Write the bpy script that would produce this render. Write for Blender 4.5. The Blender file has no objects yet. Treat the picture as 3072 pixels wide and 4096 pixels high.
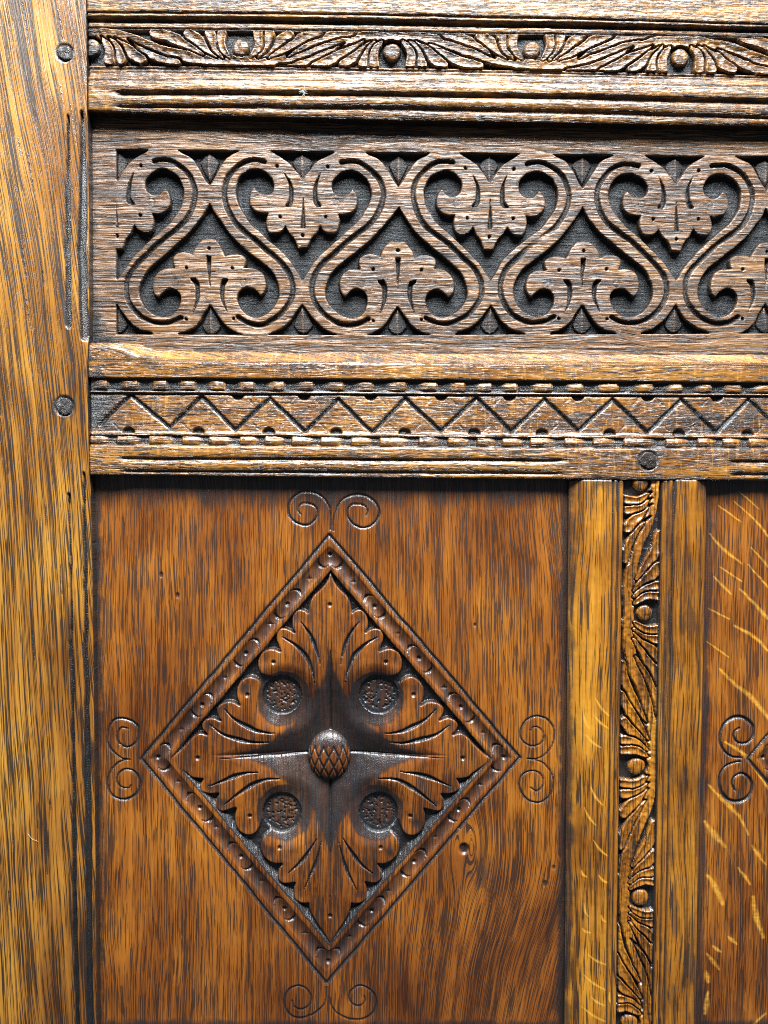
import bpy, math
import numpy as np

# ------------------------------------------------------------------ scene, camera, light
sc = bpy.context.scene
MM = 0.001
FPX = 3078.0                 # focal length in photo pixels (26 mm equivalent lens)
DIST = 480.0                 # mm from lens to the framing
PXMM = DIST / FPX
YAW, PITCH, ROLL = math.radians(1.4), math.radians(2.2), math.radians(0.3)

fw = np.array([math.sin(YAW) * math.cos(PITCH), math.cos(YAW) * math.cos(PITCH), -math.sin(PITCH)])
r0 = np.cross(fw, [0, 0, 1]); r0 /= np.linalg.norm(r0)
u0 = np.cross(r0, fw)
rt = r0 * math.cos(ROLL) + u0 * math.sin(ROLL)
up = -r0 * math.sin(ROLL) + u0 * math.cos(ROLL)
CAM = -fw * DIST             # mm; the optical axis meets the front plane (y=0) at the origin

cam_d = bpy.data.cameras.new('camera')
cam = bpy.data.objects.new('camera', cam_d)
sc.collection.objects.link(cam)
cam_d.sensor_fit = 'VERTICAL'
cam_d.sensor_height = 34.6
cam_d.sensor_width = 34.6
cam_d.lens = 34.6 * FPX / 4096
cam_d.clip_start = 0.01
cam_d.clip_end = 20
from mathutils import Matrix, Vector
Mx = Matrix(((rt[0], up[0], -fw[0], CAM[0] * MM), (rt[1], up[1], -fw[1], CAM[1] * MM),
             (rt[2], up[2], -fw[2], CAM[2] * MM), (0, 0, 0, 1)))
cam.matrix_world = Mx
sc.camera = cam

world = bpy.data.worlds.new('World')
sc.world = world
world.use_nodes = True
bg = world.node_tree.nodes['Background']
bg.inputs[0].default_value = (0.72, 0.84, 1.0, 1)
bg.inputs[1].default_value = 0.11


def area(name, loc, target, sx, sy, power, col):
    l = bpy.data.lights.new(name, 'AREA')
    l.shape = 'RECTANGLE'; l.size = sx; l.size_y = sy; l.energy = power; l.color = col
    o = bpy.data.objects.new(name, l)
    sc.collection.objects.link(o)
    o.location = loc
    o.rotation_euler = (Vector(target) - Vector(loc)).to_track_quat('-Z', 'Y').to_euler()
    return o


area('window_light', (0.14, -0.92, 1.66), (0, 0, 0.0), 1.5, 0.72, 222, (0.90, 0.96, 1.0))

sc.view_settings.view_transform = 'Standard'
sc.view_settings.look = 'None'
sc.view_settings.exposure = 0.12
sc.view_settings.gamma = 1.0
sc.cycles.use_denoising = False
sc.cycles.filter_width = 1.05
sc.cycles.max_bounces = 5


# ------------------------------------------------------------------ helpers
def backproject(px, py, z):
    """photo pixel -> position (mm) on the plane lying z mm in front of the frame's face"""
    a = (px - 1536.0) / FPX
    b = -(py - 2048.0) / FPX
    dx = fw[0] + a * rt[0] + b * up[0]
    dy = fw[1] + a * rt[1] + b * up[1]
    dz = fw[2] + a * rt[2] + b * up[2]
    k = (-z - CAM[1]) / dy
    return CAM[0] + dx * k, CAM[2] + dz * k


def ss(a, b, x):
    t = np.clip((x - a) / (b - a), 0, 1)
    return t * t * (3 - 2 * t)


def hash2(i, j, seed):
    h = (i.astype(np.int64) * 374761393 + j.astype(np.int64) * 668265263 + seed * 1442695041) & 0xffffffff
    h = ((h ^ (h >> 13)) * 1274126177) & 0xffffffff
    h = (h ^ (h >> 16)) & 0xffffff
    return h.astype(np.float64) / 0xffffff


def vn(x, y, seed=0):
    xi = np.floor(x); yi = np.floor(y)
    fx = x - xi; fy = y - yi
    fx = fx * fx * (3 - 2 * fx); fy = fy * fy * (3 - 2 * fy)
    xi = xi.astype(np.int64); yi = yi.astype(np.int64)
    a = hash2(xi, yi, seed); b = hash2(xi + 1, yi, seed)
    c = hash2(xi, yi + 1, seed); d = hash2(xi + 1, yi + 1, seed)
    return (a * (1 - fx) + b * fx) * (1 - fy) + (c * (1 - fx) + d * fx) * fy


def fbm(x, y, seed=0, n=3):
    s = 0; a = 0.5; t = 0
    for k in range(n):
        s = s + a * vn(x * 2 ** k + 17.3 * k, y * 2 ** k + 5.1 * k, seed + k); t += a; a *= 0.55
    return s / t


def smooth_pts(pts, sub=4, closed=False):
    """Catmull-Rom through the points; a point with a third value is a sharp corner"""
    P = [np.array(p[:2], float) for p in pts]
    C = [len(p) > 2 for p in pts]
    n = len(P); out = []
    for i in range(n if closed else n - 1):
        j = (i + 1) % n
        p1, p2 = P[i], P[j]
        p0 = P[i - 1] if (not C[i] and (closed or i > 0)) else p1 + (p1 - p2) * 0.3
        p3 = P[(j + 1) % n] if (not C[j] and (closed or j < n - 1)) else p2 + (p2 - p1) * 0.3
        for k in range(sub):
            t = k / sub
            out.append(0.5 * ((2 * p1) + (-p0 + p2) * t + (2 * p0 - 5 * p1 + 4 * p2 - p3) * t * t
                              + (-p0 + 3 * p1 - 3 * p2 + p3) * t ** 3))
    if not closed:
        out.append(P[-1])
    return np.array(out)


def poly_sdf(x, y, pts):
    """negative inside"""
    x = x.astype(np.float32); y = y.astype(np.float32)
    d2 = np.full(x.shape, 1e9, np.float32)
    ins = np.zeros(x.shape, bool)
    n = len(pts)
    for i in range(n):
        ax, ay = np.float32(pts[i][0]), np.float32(pts[i][1])
        bx, by = np.float32(pts[(i + 1) % n][0]), np.float32(pts[(i + 1) % n][1])
        ex, ey = bx - ax, by - ay
        l2 = ex * ex + ey * ey
        if l2 < 1e-6:
            continue
        wx = x - ax; wy = y - ay
        t = np.clip((wx * ex + wy * ey) / l2, 0, 1)
        qx = wx - ex * t; qy = wy - ey * t
        np.minimum(d2, qx * qx + qy * qy, out=d2)
        c = ((ay <= y) != (by <= y))
        if abs(ey) > 1e-6:
            ins ^= c & (x < ax + (y - ay) * ex / ey)
    d = np.sqrt(d2)
    return np.where(ins, -d, d).astype(np.float64)


def stroke(x, y, pts, w0, w1=None, wm=None):
    """(distance / local half width) of a tapering stroke; w0 -> wm -> w1 along it. 9 far away"""
    if w1 is None: w1 = w0
    if wm is None: wm = 0.5 * (w0 + w1)
    pts = np.asarray(pts)
    W = max(w0, w1, wm) * 3 + 6
    bb = (x > pts[:, 0].min() - W) & (x < pts[:, 0].max() + W) & (y > pts[:, 1].min() - W) & (y < pts[:, 1].max() + W)
    res = np.full(x.shape, 9.0)
    if not bb.any():
        return res
    xs = x[bb]; ys = y[bb]
    seg = np.linalg.norm(np.diff(pts, axis=0), axis=1)
    L = seg.sum(); acc = 0.0
    best = np.full(xs.shape, 9.0)
    for i in range(len(pts) - 1):
        ax, ay = pts[i]; ex, ey = pts[i + 1] - pts[i]
        l2 = ex * ex + ey * ey
        if l2 < 1e-9: continue
        t = np.clip(((xs - ax) * ex + (ys - ay) * ey) / l2, 0, 1)
        d = np.hypot(xs - ax - ex * t, ys - ay - ey * t)
        s = (acc + t * seg[i]) / L
        w = np.where(s < 0.5, w0 + (wm - w0) * s * 2, wm + (w1 - wm) * (s - 0.5) * 2)
        best = np.minimum(best, d / np.maximum(w, 0.6))
        acc += seg[i]
    res[bb] = np.minimum(best, 9)
    return res


def prof(v, table):
    t = np.array(table, float)
    return np.interp(v, t[:, 0], t[:, 1])


def axis(a, b, fine0, fine1, step, coarse=14):
    """coordinates from a to b, dense between fine0 and fine1"""
    out = []
    if a < fine0: out.append(np.linspace(a, fine0, max(2, int((fine0 - a) / coarse)), endpoint=False))
    f0 = max(a, fine0); f1 = min(b, fine1)
    out.append(np.linspace(f0, f1, int((f1 - f0) / step), endpoint=(b <= fine1)))
    if b > fine1: out.append(np.linspace(fine1, b, max(2, int((b - fine1) / coarse)) + 1))
    return np.concatenate(out)


# ------------------------------------------------------------------ materials
def oak(name, dark, mid, gold, pore_col, pore=0.9, pore_lo=0.50, pore_hi=0.60, f_str=0.5, f_pore=2.0, rough=0.34,
        bump=0.30, cross=0.0, contrast=1.0, l_pore=0.05, spec=0.65, line=0.6, coat=0.40, dull=0.0):
    m = bpy.data.materials.new(name)
    m.use_nodes = True
    nt = m.node_tree; N = nt.nodes; L = nt.links
    for n in list(N): N.remove(n)
    out = N.new('ShaderNodeOutputMaterial')
    bs = N.new('ShaderNodeBsdfPrincipled')
    L.new(bs.outputs[0], out.inputs[0])

    def attr(a):
        n = N.new('ShaderNodeAttribute'); n.attribute_name = a; return n
    gc = attr('grain').outputs['Vector']
    stain_shade = attr('stain_shade').outputs['Fac']
    fleck = attr('fleck').outputs['Fac']
    tone = attr('tone').outputs['Fac']

    def noise(sx, sy, det=2.0, ro=0.5, dist=0.0):
        v = N.new('ShaderNodeVectorMath'); v.operation = 'MULTIPLY'
        v.inputs[1].default_value = (sx, sy, 1.0)
        L.new(gc, v.inputs[0])
        n = N.new('ShaderNodeTexNoise'); n.noise_dimensions = '3D'
        n.inputs['Scale'].default_value = 1.0
        n.inputs['Detail'].default_value = det
        n.inputs['Roughness'].default_value = ro
        n.inputs['Distortion'].default_value = dist
        L.new(v.outputs[0], n.inputs['Vector'])
        return n.outputs['Fac']

    def math_(op, a, b=None, c=None, clamp=False):
        n = N.new('ShaderNodeMath'); n.operation = op; n.use_clamp = clamp
        for i, v in enumerate((a, b, c)):
            if v is None: continue
            if isinstance(v, (int, float)): n.inputs[i].default_value = v
            else: L.new(v, n.inputs[i])
        return n.outputs[0]

    def rng(v, a, b, c=0.0, d=1.0):
        n = N.new('ShaderNodeMapRange'); n.interpolation_type = 'SMOOTHSTEP'
        n.inputs[1].default_value = a; n.inputs[2].default_value = b
        n.inputs[3].default_value = c; n.inputs[4].default_value = d
        L.new(v, n.inputs[0]); return n.outputs[0]

    def mix(f, a, b):
        n = N.new('ShaderNodeMix'); n.data_type = 'RGBA'
        if isinstance(f, (int, float)): n.inputs[0].default_value = f
        else: L.new(f, n.inputs[0])
        for i, v in ((6, a), (7, b)):
            if isinstance(v, tuple): n.inputs[i].default_value = (*v, 1)
            else: L.new(v, n.inputs[i])
        return n.outputs[2]

    n_band = noise(0.10, 0.006, 3)
    n_str = noise(f_str, 0.012, 3, 0.6)
    n_pore = noise(f_pore, l_pore, 2, 0.55)
    n_pore2 = noise(f_pore * 0.55, l_pore * 0.22, 3, 0.6)
    n_fib = noise(5.5, 0.10, 2)
    n_blot = noise(0.022, 0.012, 3, 0.55)
    t = math_('ADD', math_('MULTIPLY', n_band, 0.35), math_('MULTIPLY', n_str, 0.45))
    t = math_('ADD', t, math_('MULTIPLY', n_fib, 0.20))
    t = math_('ADD', math_('MULTIPLY', math_('SUBTRACT', t, 0.5), 3.0 * contrast), 0.5)
    t = math_('ADD', t, math_('MULTIPLY', math_('SUBTRACT', n_blot, 0.5), 1.6))
    t = math_('ADD', t, tone)
    r = N.new('ShaderNodeValToRGB')
    L.new(t, r.inputs[0])
    r.color_ramp.elements[0].position = 0.0; r.color_ramp.elements[0].color = (*dark, 1)
    r.color_ramp.elements[1].position = 1.0; r.color_ramp.elements[1].color = (*gold, 1)
    e = r.color_ramp.elements.new(0.5); e.color = (*mid, 1)
    col = r.outputs[0]
    # open pores: short dark dashes along the grain, denser in the dark bands
    bias = math_('MULTIPLY', math_('SUBTRACT', 0.5, n_str), 0.30)
    bias = math_('ADD', bias, math_('MULTIPLY', math_('SUBTRACT', 0.5, n_band), 0.30))
    p1 = rng(math_('ADD', n_pore, bias), pore_lo, pore_hi)
    p2 = math_('MULTIPLY', rng(math_('ADD', n_pore2, bias), pore_lo + 0.02, pore_hi + 0.10), line)
    pm = math_('MAXIMUM', p1, p2)
    pmc = math_('MULTIPLY', pm, pore)
    if cross > 0:
        nc = noise(0.07, 0.42, 2, 0.6)
        cf = math_('MULTIPLY', rng(nc, 0.56, 0.68), cross)
        col = mix(cf, col, tuple(min(1, g * 1.25) for g in gold))
        pmc = math_('MULTIPLY', pmc, math_('SUBTRACT', 1.0, math_('MULTIPLY', cf, 0.6)))
    col = mix(math_('MULTIPLY', fleck, rng(n_fib, 0.3, 0.6, 0.7, 1.0)), col, (0.55, 0.26, 0.028))
    pmc = math_('MULTIPLY', pmc, math_('SUBTRACT', 1.0, math_('MULTIPLY', fleck, 0.75)))
    col = mix(pmc, col, pore_col)
    sn = math_('MULTIPLY', stain_shade, rng(noise(0.8, 0.3, 3, 0.6), 0.15, 0.45, 0.72, 1.0))
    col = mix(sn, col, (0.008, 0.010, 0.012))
    L.new(col, bs.inputs['Base Color'])
    ro = math_('ADD', math_('MULTIPLY', pm, 0.18), rough)
    ro = math_('ADD', ro, math_('MULTIPLY', math_('SUBTRACT', n_blot, 0.5), 0.18))
    L.new(ro, bs.inputs['Roughness'])
    L.new(math_('MULTIPLY', math_('SUBTRACT', 1.0, math_('MULTIPLY', stain_shade, dull)), spec), bs.inputs['Specular IOR Level'])
    # relief of the grain
    h = math_('SUBTRACT', math_('MULTIPLY', n_str, 0.7), math_('MULTIPLY', pm, 0.9))
    h = math_('ADD', h, math_('MULTIPLY', n_fib, 0.25))
    gn = noise(1.6, 1.3, 3, 0.65)
    h = math_('ADD', h, math_('MULTIPLY', gn, math_('MULTIPLY', stain_shade, 1.2)))
    b = N.new('ShaderNodeBump')
    b.inputs['Strength'].default_value = 1.0
    b.inputs['Distance'].default_value = bump * MM
    L.new(h, b.inputs['Height'])
    L.new(b.outputs[0], bs.inputs['Normal'])
    L.new(math_('MULTIPLY', math_('SUBTRACT', 1.0, math_('MULTIPLY', stain_shade, dull)), coat), bs.inputs['Coat Weight'])
    bs.inputs['Coat Roughness'].default_value = 0.22
    L.new(b.outputs[0], bs.inputs['Coat Normal'])
    return m


M_STILE = oak('oak_golden_stile', (0.085, 0.026, 0.004), (0.24, 0.092, 0.011), (0.41, 0.190, 0.024), (0.012, 0.006, 0.003),
              f_str=0.75, f_pore=1.75, l_pore=0.022, pore=0.95, pore_lo=0.53, pore_hi=0.58, bump=0.45, rough=0.32, contrast=0.7, line=0.8)
M_RAIL = oak('oak_brown_rail', (0.055, 0.019, 0.005), (0.165, 0.068, 0.012), (0.29, 0.135, 0.026), (0.010, 0.006, 0.004),
             f_str=0.7, f_pore=1.6, l_pore=0.11, cross=0.6, bump=0.45, pore_lo=0.53, pore_hi=0.58, rough=0.34, contrast=0.8, coat=0.25, spec=0.5, dull=0.4)
M_RAIL_AMBER = oak('oak_amber_rail', (0.065, 0.021, 0.004), (0.19, 0.073, 0.011), (0.32, 0.145, 0.024), (0.010, 0.006, 0.004),
                   f_str=0.7, f_pore=1.6, l_pore=0.10, cross=0.6, bump=0.45, pore_lo=0.53, pore_hi=0.58, rough=0.31, contrast=0.8)
M_FRIEZE = oak('oak_weathered_frieze', (0.055, 0.022, 0.007), (0.14, 0.062, 0.020), (0.22, 0.110, 0.040), (0.011, 0.007, 0.005),
               f_str=0.70, f_pore=1.25, l_pore=0.040, bump=0.65, pore_lo=0.52, pore_hi=0.57, rough=0.36, contrast=0.7, line=0.8, coat=0.22, spec=0.5, dull=0.45)
M_PANEL = oak('oak_red_brown_panel', (0.062, 0.014, 0.002), (0.185, 0.053, 0.005), (0.33, 0.115, 0.010), (0.012, 0.005, 0.002),
              f_str=0.9, f_pore=1.75, l_pore=0.036, bump=0.25, rough=0.33, pore=0.88, pore_lo=0.52, pore_hi=0.58, contrast=0.6, line=0.5)
M_MUNTIN = oak('oak_amber_muntin', (0.080, 0.024, 0.003), (0.25, 0.090, 0.007), (0.42, 0.180, 0.014), (0.012, 0.006, 0.003),
               f_str=0.55, f_pore=1.4, l_pore=0.026, bump=0.28, pore_lo=0.56, pore_hi=0.60, rough=0.32, contrast=0.8, line=0.8)
M_PEG = oak('oak_dark_peg', (0.010, 0.006, 0.004), (0.028, 0.013, 0.007), (0.06, 0.028, 0.014), (0.006, 0.005, 0.004),
            f_str=1.5, f_pore=1.6, l_pore=1.3, bump=0.8, rough=0.4)


# ------------------------------------------------------------------ mesh building
def mesh_from(name, co, quads, attrs, mat, parent, smooth=True):
    me = bpy.data.meshes.new(name)
    nv = len(co); nf = len(quads)
    me.vertices.add(nv)
    me.vertices.foreach_set('co', np.ascontiguousarray(co, np.float32).ravel())
    me.loops.add(nf * 4)
    me.loops.foreach_set('vertex_index', np.ascontiguousarray(quads, np.int32).ravel())
    me.polygons.add(nf)
    me.polygons.foreach_set('loop_start', np.arange(0, nf * 4, 4, dtype=np.int32))
    me.update(calc_edges=True)
    for k, v in attrs.items():
        if v.ndim == 2:
            a = me.attributes.new(k, 'FLOAT_VECTOR', 'POINT')
            a.data.foreach_set('vector', np.ascontiguousarray(v, np.float32).ravel())
        else:
            a = me.attributes.new(k, 'FLOAT', 'POINT')
            a.data.foreach_set('value', np.ascontiguousarray(v, np.float32).ravel())
    me.polygons.foreach_set('use_smooth', np.full(nf, smooth))
    me.materials.append(mat)
    me.validate()
    o = bpy.data.objects.new(name, me)
    sc.collection.objects.link(o)
    o.parent = parent
    return o


def relief(name, PX, PY, z0, fn, mat, parent, back=-26.0, grain='x', seed=0.0, grain_fn=None, label=None):
    """a board whose face is carved: every vertex gets its own height; pieces of the carving that fn
    marks with an id become meshes of their own, children of the board"""
    U, V = backproject(PX, PY, z0)
    r = fn(PX, PY)
    h = r['h']
    ny, nx = PX.shape
    co = np.stack([U, -(z0 + h), V], -1).reshape(-1, 3)
    if grain == 'x': ac, al = V.copy(), U.copy()
    else: ac, al = U.copy(), V.copy()
    if grain_fn: ac, al = grain_fn(PX, PY, ac, al)
    gr = np.stack([ac, al, np.full_like(ac, seed) + h * 0.04], -1).reshape(-1, 3)
    zero = np.zeros_like(h)
    at = {'grain': gr}
    for k in ('stain_shade', 'fleck', 'tone'):
        at[k] = np.broadcast_to(r.get(k, zero), h.shape).reshape(-1).copy()
    idx = np.arange(ny * nx).reshape(ny, nx)
    q = np.stack([idx[:-1, :-1], idx[1:, :-1], idx[1:, 1:], idx[:-1, 1:]], -1).reshape(-1, 4)
    lab = r.get('lab')
    names = r.get('names', {})
    base_q = q
    pieces = []
    if lab is not None:
        lf = lab.reshape(-1)[q].max(1)
        base_q = q[lf == 0]
        for k in sorted(names):
            sel = q[lf == k]
            if len(sel) > 6: pieces.append((names[k], sel))
    # side walls and back
    ring = np.concatenate([idx[0, :-1], idx[:-1, -1], idx[-1, :0:-1], idx[:0:-1, 0]])
    rc = co[ring].copy(); rc[:, 1] = -(z0 + back)
    n0 = len(co)
    nr = len(ring)
    j = np.arange(nr); jn = (j + 1) % nr
    wall = np.stack([ring[j], ring[jn], n0 + jn, n0 + j], -1)
    rt_ = co[ring].copy()
    wall = np.concatenate([np.stack([n0 + j, n0 + jn, n0 + nr + jn, n0 + nr + j], -1)])
    co2 = np.concatenate([co, rt_, rc])
    at2 = {}
    for k, v in at.items():
        e = v[ring].copy()
        if k == 'grain': e[:, 0] += 6
        if k == 'stain_shade': e = np.maximum(e, 0.9)
        at2[k] = np.concatenate([v, e, e])
    allq = np.concatenate([base_q, wall])

    def emit(nm, quads, par):
        u, inv = np.unique(quads, return_inverse=True)
        return mesh_from(nm, co2[u] * MM, inv.reshape(-1, 4), {k: v[u] for k, v in at2.items()}, mat, par)
    base = emit(name, allq, parent)
    if label: base['label'] = label
    for nm, sel in pieces:
        emit(nm, sel, base)
    return base


def grid(xs, ys):
    return np.meshgrid(xs, ys)


# ------------------------------------------------------------------ the thing
root = bpy.data.objects.new('carved_oak_panelling', None)
sc.collection.objects.link(root)
root.location = (0, 0.026, -0.40)
root['label'] = 'waxed brown oak panelling front carved with scroll frieze, zigzag rail and leafy diamond'
root['category'] = 'panelling'
ROOTINV = Matrix.Translation((0, -0.026, 0.40))


def adopt(o):
    o.matrix_parent_inverse = ROOTINV
    return o


def wob(px, py, amp, freq, seed):
    return (fbm(px * freq, py * freq, seed) - 0.5) * 2 * amp


# ---- vine carving used on the top rail and on the muntin
MOTIF = [  # strokes round a berry, the stem running below it (rail orientation, px)
    ([(-74, -56), (-78, -4), (-42, 42)], 20, 8), ([(-122, -52), (-112, 2), (-70, 44)], 21, 8),
    ([(-205, -48), (-172, -30), (-138, 4), (-96, 42)], 23, 8), ([(-345, -56), (-281, -40), (-222, -12), (-150, 32)], 21, 8),
    ([(70, -56), (74, -4), (42, 42)], 20, 8), ([(116, -52), (110, 4), (70, 44)], 21, 8),
    ([(195, -46), (150, -14), (86, 40)], 23, 8), ([(315, -52), (250, -34), (182, 2), (112, 46)], 21, 8),
    ([(448, -56), (360, -42), (284, -10), (190, 38)], 19, 7),
]
MOTIF = [(smooth_pts(p, 4), a, b) for p, a, b in MOTIF]


def vine(x, y, eyes, stem, stem_w, first, wk=1.0):
    """x along, y across; eyes: (cx, cy, flip, sx, sy, r). Blades crowd together and are parted by
    gouge cuts; the sunk ground shows only in the pockets between. returns height 0..1 and piece ids"""
    s1 = np.full(x.shape, 9.0); s2 = np.full(x.shape, 9.0)
    lab = np.zeros(x.shape, int); names = {}
    k = first

    def push(s, kk):
        nonlocal s1, s2, lab
        near = s < s1
        s2 = np.where(near, s1, np.minimum(s2, s))
        s1 = np.where(near, s, s1)
        lab = np.where(near & (s < 1.1), kk, lab)
    for (cx, cy, fl, sx, sy, r) in eyes:
        dx = (x - cx) / sx * fl; dy = (y - cy) / sy * fl
        for pts, a, b in MOTIF:
            push(stroke(dx, dy, pts, a * wk * 1.12, b * wk * 1.3, a * wk * 1.2), k)
        names[k] = 'leaf_spray'; k += 1
    push(stroke(x, y, stem, stem_w) * 0.92, k)
    names[k] = 'vine_stem'; k += 1
    body = ss(1.12, 0.92, s1)
    part = 0.06 + 0.94 * ss(0.05, 0.50, s2 - s1)
    h = body * part * (0.98 - 0.20 * ss(0.0, 0.9, 1 - s1) * (s1 < 1))
    for (cx, cy, fl, sx, sy, r) in eyes:
        d = np.hypot(x - cx, (y - cy)) / r
        rr = (d < 1.30)
        h = np.where(rr, 0.10, h)
        lab = np.where(rr, 0, lab)
        e = np.where(d < 1, 0.45 + 0.45 * np.clip(1 - d ** 4, 0, 1) ** 0.5, 0)
        h = np.maximum(h, e)
        lab = np.where(d < 1.05, k, lab); names[k] = 'berry'; k += 1
    return h, lab, names


# ------------------------------------------------------------------ stile
def edge_x(y):
    return np.interp(y, [-400, 0, 430, 900, 1350, 1450, 1850, 1950, 2300, 3300, 4096, 4500],
                     [342, 343, 347, 352, 352, 348, 354, 358, 366, 376, 383, 386])


def f_stile(px, py):
    h = wob(px, py, 0.25, 0.006, 3)
    stain_shade = np.zeros(px.shape); tone = np.zeros(px.shape)
    # stopped mouldings beside the panels
    wv = (fbm(px * 0.0 + 3, py * 0.012, 21) - 0.5) * 8
    for (pts, w, dep) in (([(272, 465), (270, 700), (270, 1000), (272, 1200), (274, 1300)], 11, 2.4),
                          ([(275, 1975), (281, 2300), (286, 2700), (292, 3100), (296, 3500), (304, 3900), (309, 4150), (312, 4450)], 9, 2.4),
                          ([(326, 450), (330, 800), (326, 1000), (330, 1200), (336, 1345)], 16, 2.4),
                          ([(334, 1895), (340, 2300), (344, 2700), (352, 3300), (358, 4096), (362, 4450)], 12, 2.2)):
        s = stroke(px + wv, py, np.array(pts, float), w * 0.55, w * 1.25, w * 1.3)
        g = np.clip(1 - s, 0, 1)
        h -= (dep + 1.2) * ss(0, 0.6, g)
        stain_shade = np.maximum(stain_shade, ss(0.02, 0.25, g) * 0.95)
    # softened arris where the moulding meets the panel
    e = edge_x(py) - px
    run = np.maximum(ss(440, 520, py) * (1 - ss(1330, 1380, py)), ss(1890, 1960, py))
    h -= (1 - ss(0, 16, e)) * (0.4 + 1.6 * run)
    # checks and old dents along the grain
    rng = np.random.RandomState(5)
    for k in range(26):
        x0 = rng.uniform(-40, 300); y0 = rng.uniform(-50, 4100); l = rng.uniform(50, 190)
        sl = 0.15 if y0 < 1500 else 0.07
        s = stroke(px, py, np.array([(x0, y0), (x0 + sl * l, y0 + l)]), 1.0, 1.0, rng.uniform(3, 6.5))
        g = np.clip(1 - s, 0, 1)
        h -= 0.7 * g; stain_shade = np.maximum(stain_shade, ss(0, 0.5, g) * 0.85)
    tone = 0.16 * (1 - ss(0, 160, px)) - 0.12 * ss(3000, 3700, py) * ss(20, 160, px)
    stain_shade = np.maximum(stain_shade, 0.8 * ss(0.58, 0.75, fbm(px * 0.03, py * 0.006, 9)) * ss(-14, 8, px - edge_x(py) + 22))
    for cx, cy, r in ((258, 210, 33), (256, 1624, 38)):
        d = np.hypot(px - cx, (py - cy))
        h -= 1.2 * (1 - ss(r - 3, r + 8, d)); stain_shade = np.maximum(stain_shade, 0.8 * (1 - ss(r, r + 16, d)))
    return dict(h=h, stain_shade=stain_shade, tone=tone)


def g_stile(px, py, ac, al):
    slant = np.where(py < 1450, 0.16, 0.05) * 0
    sl = 0.155 - 0.105 * ss(900, 2000, py)
    # grain leans to the right going down; integrate the lean
    yy = np.linspace(-500, 4600, 400)
    s = 0.155 - 0.105 * ss(900, 2000, yy)
    lean = np.interp(py, yy, np.cumsum(s) * (yy[1] - yy[0])) * PXMM
    a = ac - lean
    a = a + (fbm(px * 0.005, py * 0.0014, 31, 2) - 0.5) * 5
    return a, al


ys = axis(-420, 4500, -30, 4120, 6)
tt = np.concatenate([np.linspace(0, 0.43, 12, endpoint=False), np.linspace(0.43, 0.86, 52, endpoint=False),
                     np.linspace(0.86, 1.0, 26)])
T, YS = np.meshgrid(tt, ys)
PX = -260 + (edge_x(YS) + 260) * T
stile = adopt(relief('stile', PX, YS, 0.0, f_stile, M_STILE, root, grain='z', seed=1.3, grain_fn=g_stile))

# ------------------------------------------------------------------ top rail
RL = np.array([(-300, -300, -270), (46, 56, 95), (113, 128, 150), (250, 260, 292), (300, 306, 328),
               (362, 366, 395), (420, 424, 464), (441, 471, 497), (520, 551, 577)], float)


def canon(px, py, RL, xl, xm, xr):
    """photo row -> row of the same moulding line at the middle of the picture"""
    t = (px - xm)
    a = []
    for l, m, r in RL:
        # quadratic through the three measured rows
        A = np.array([[(xl - xm) ** 2, (xl - xm)], [(xr - xm) ** 2, (xr - xm)]])
        c = np.linalg.solve(A, np.array([l - m, r - m]))
        a.append(m + c[0] * t * t + c[1] * t)
    out = np.full(px.shape, RL[0][1])
    for k in range(len(RL) - 1):
        f = (py - a[k]) / (a[k + 1] - a[k])
        v = RL[k][1] + f * (RL[k + 1][1] - RL[k][1])
        out = np.where((py >= a[k]) | (k == 0), v, out)
    return out


TOP_PROF = [(-400, 0), (50, 0), (55, -0.6), (57, -1.6), (60, -1.0), (65, -0.3), (71, -0.3), (76, -1.4), (80, -3.6), (89, -4.2), (93, -2.6),
            (99, -2.1), (111, -2.2), (115, -3.2), (119, -2.7), (122, -3.2), (125, -5.0), (258, -5.0), (262, -3.0), (266, -2.3),
            (271, -2.6), (274, -3.2), (280, -2.6), (286, -2.9), (290, -3.1), (296, -2.5), (301, -2.4), (304, -1.7), (309, -0.9), (320, -0.7),
            (324, -1.0), (327, -0.6), (345, -0.1), (360, -0.2), (364, -0.6), (368, -2.6), (379, -2.8), (384, -0.9), (392, -0.2), (402, 0.1),
            (414, -0.3), (421, -1.0), (425, -2.3), (434, -2.5), (438, -1.4), (446, -1.0), (458, -1.2), (467, -1.8), (473, -2.6)]
TOP_FLAT = [(363, -0.2), (384, -0.1), (421, -0.3), (438, -0.5), (458, -0.9), (467, -1.6), (473, -2.6)]
VSTEM = smooth_pts([(300, 150), (352, 136), (420, 131), (494, 143), (556, 166), (617, 191), (698, 213), (790, 228), (895, 238),
                    (1018, 241), (1126, 239), (1190, 221), (1284, 186), (1379, 160), (1442, 146), (1537, 138), (1632, 140), (1726, 152),
                    (1790, 171), (1853, 196), (1948, 222), (2048, 242), (2119, 256), (2213, 258), (2308, 244), (2403, 212), (2498, 184),
                    (2592, 168), (2719, 162), (2845, 172), (2940, 196), (3003, 220), (3072, 242), (3200, 268), (3330, 275), (3500, 262)], 3)


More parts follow.
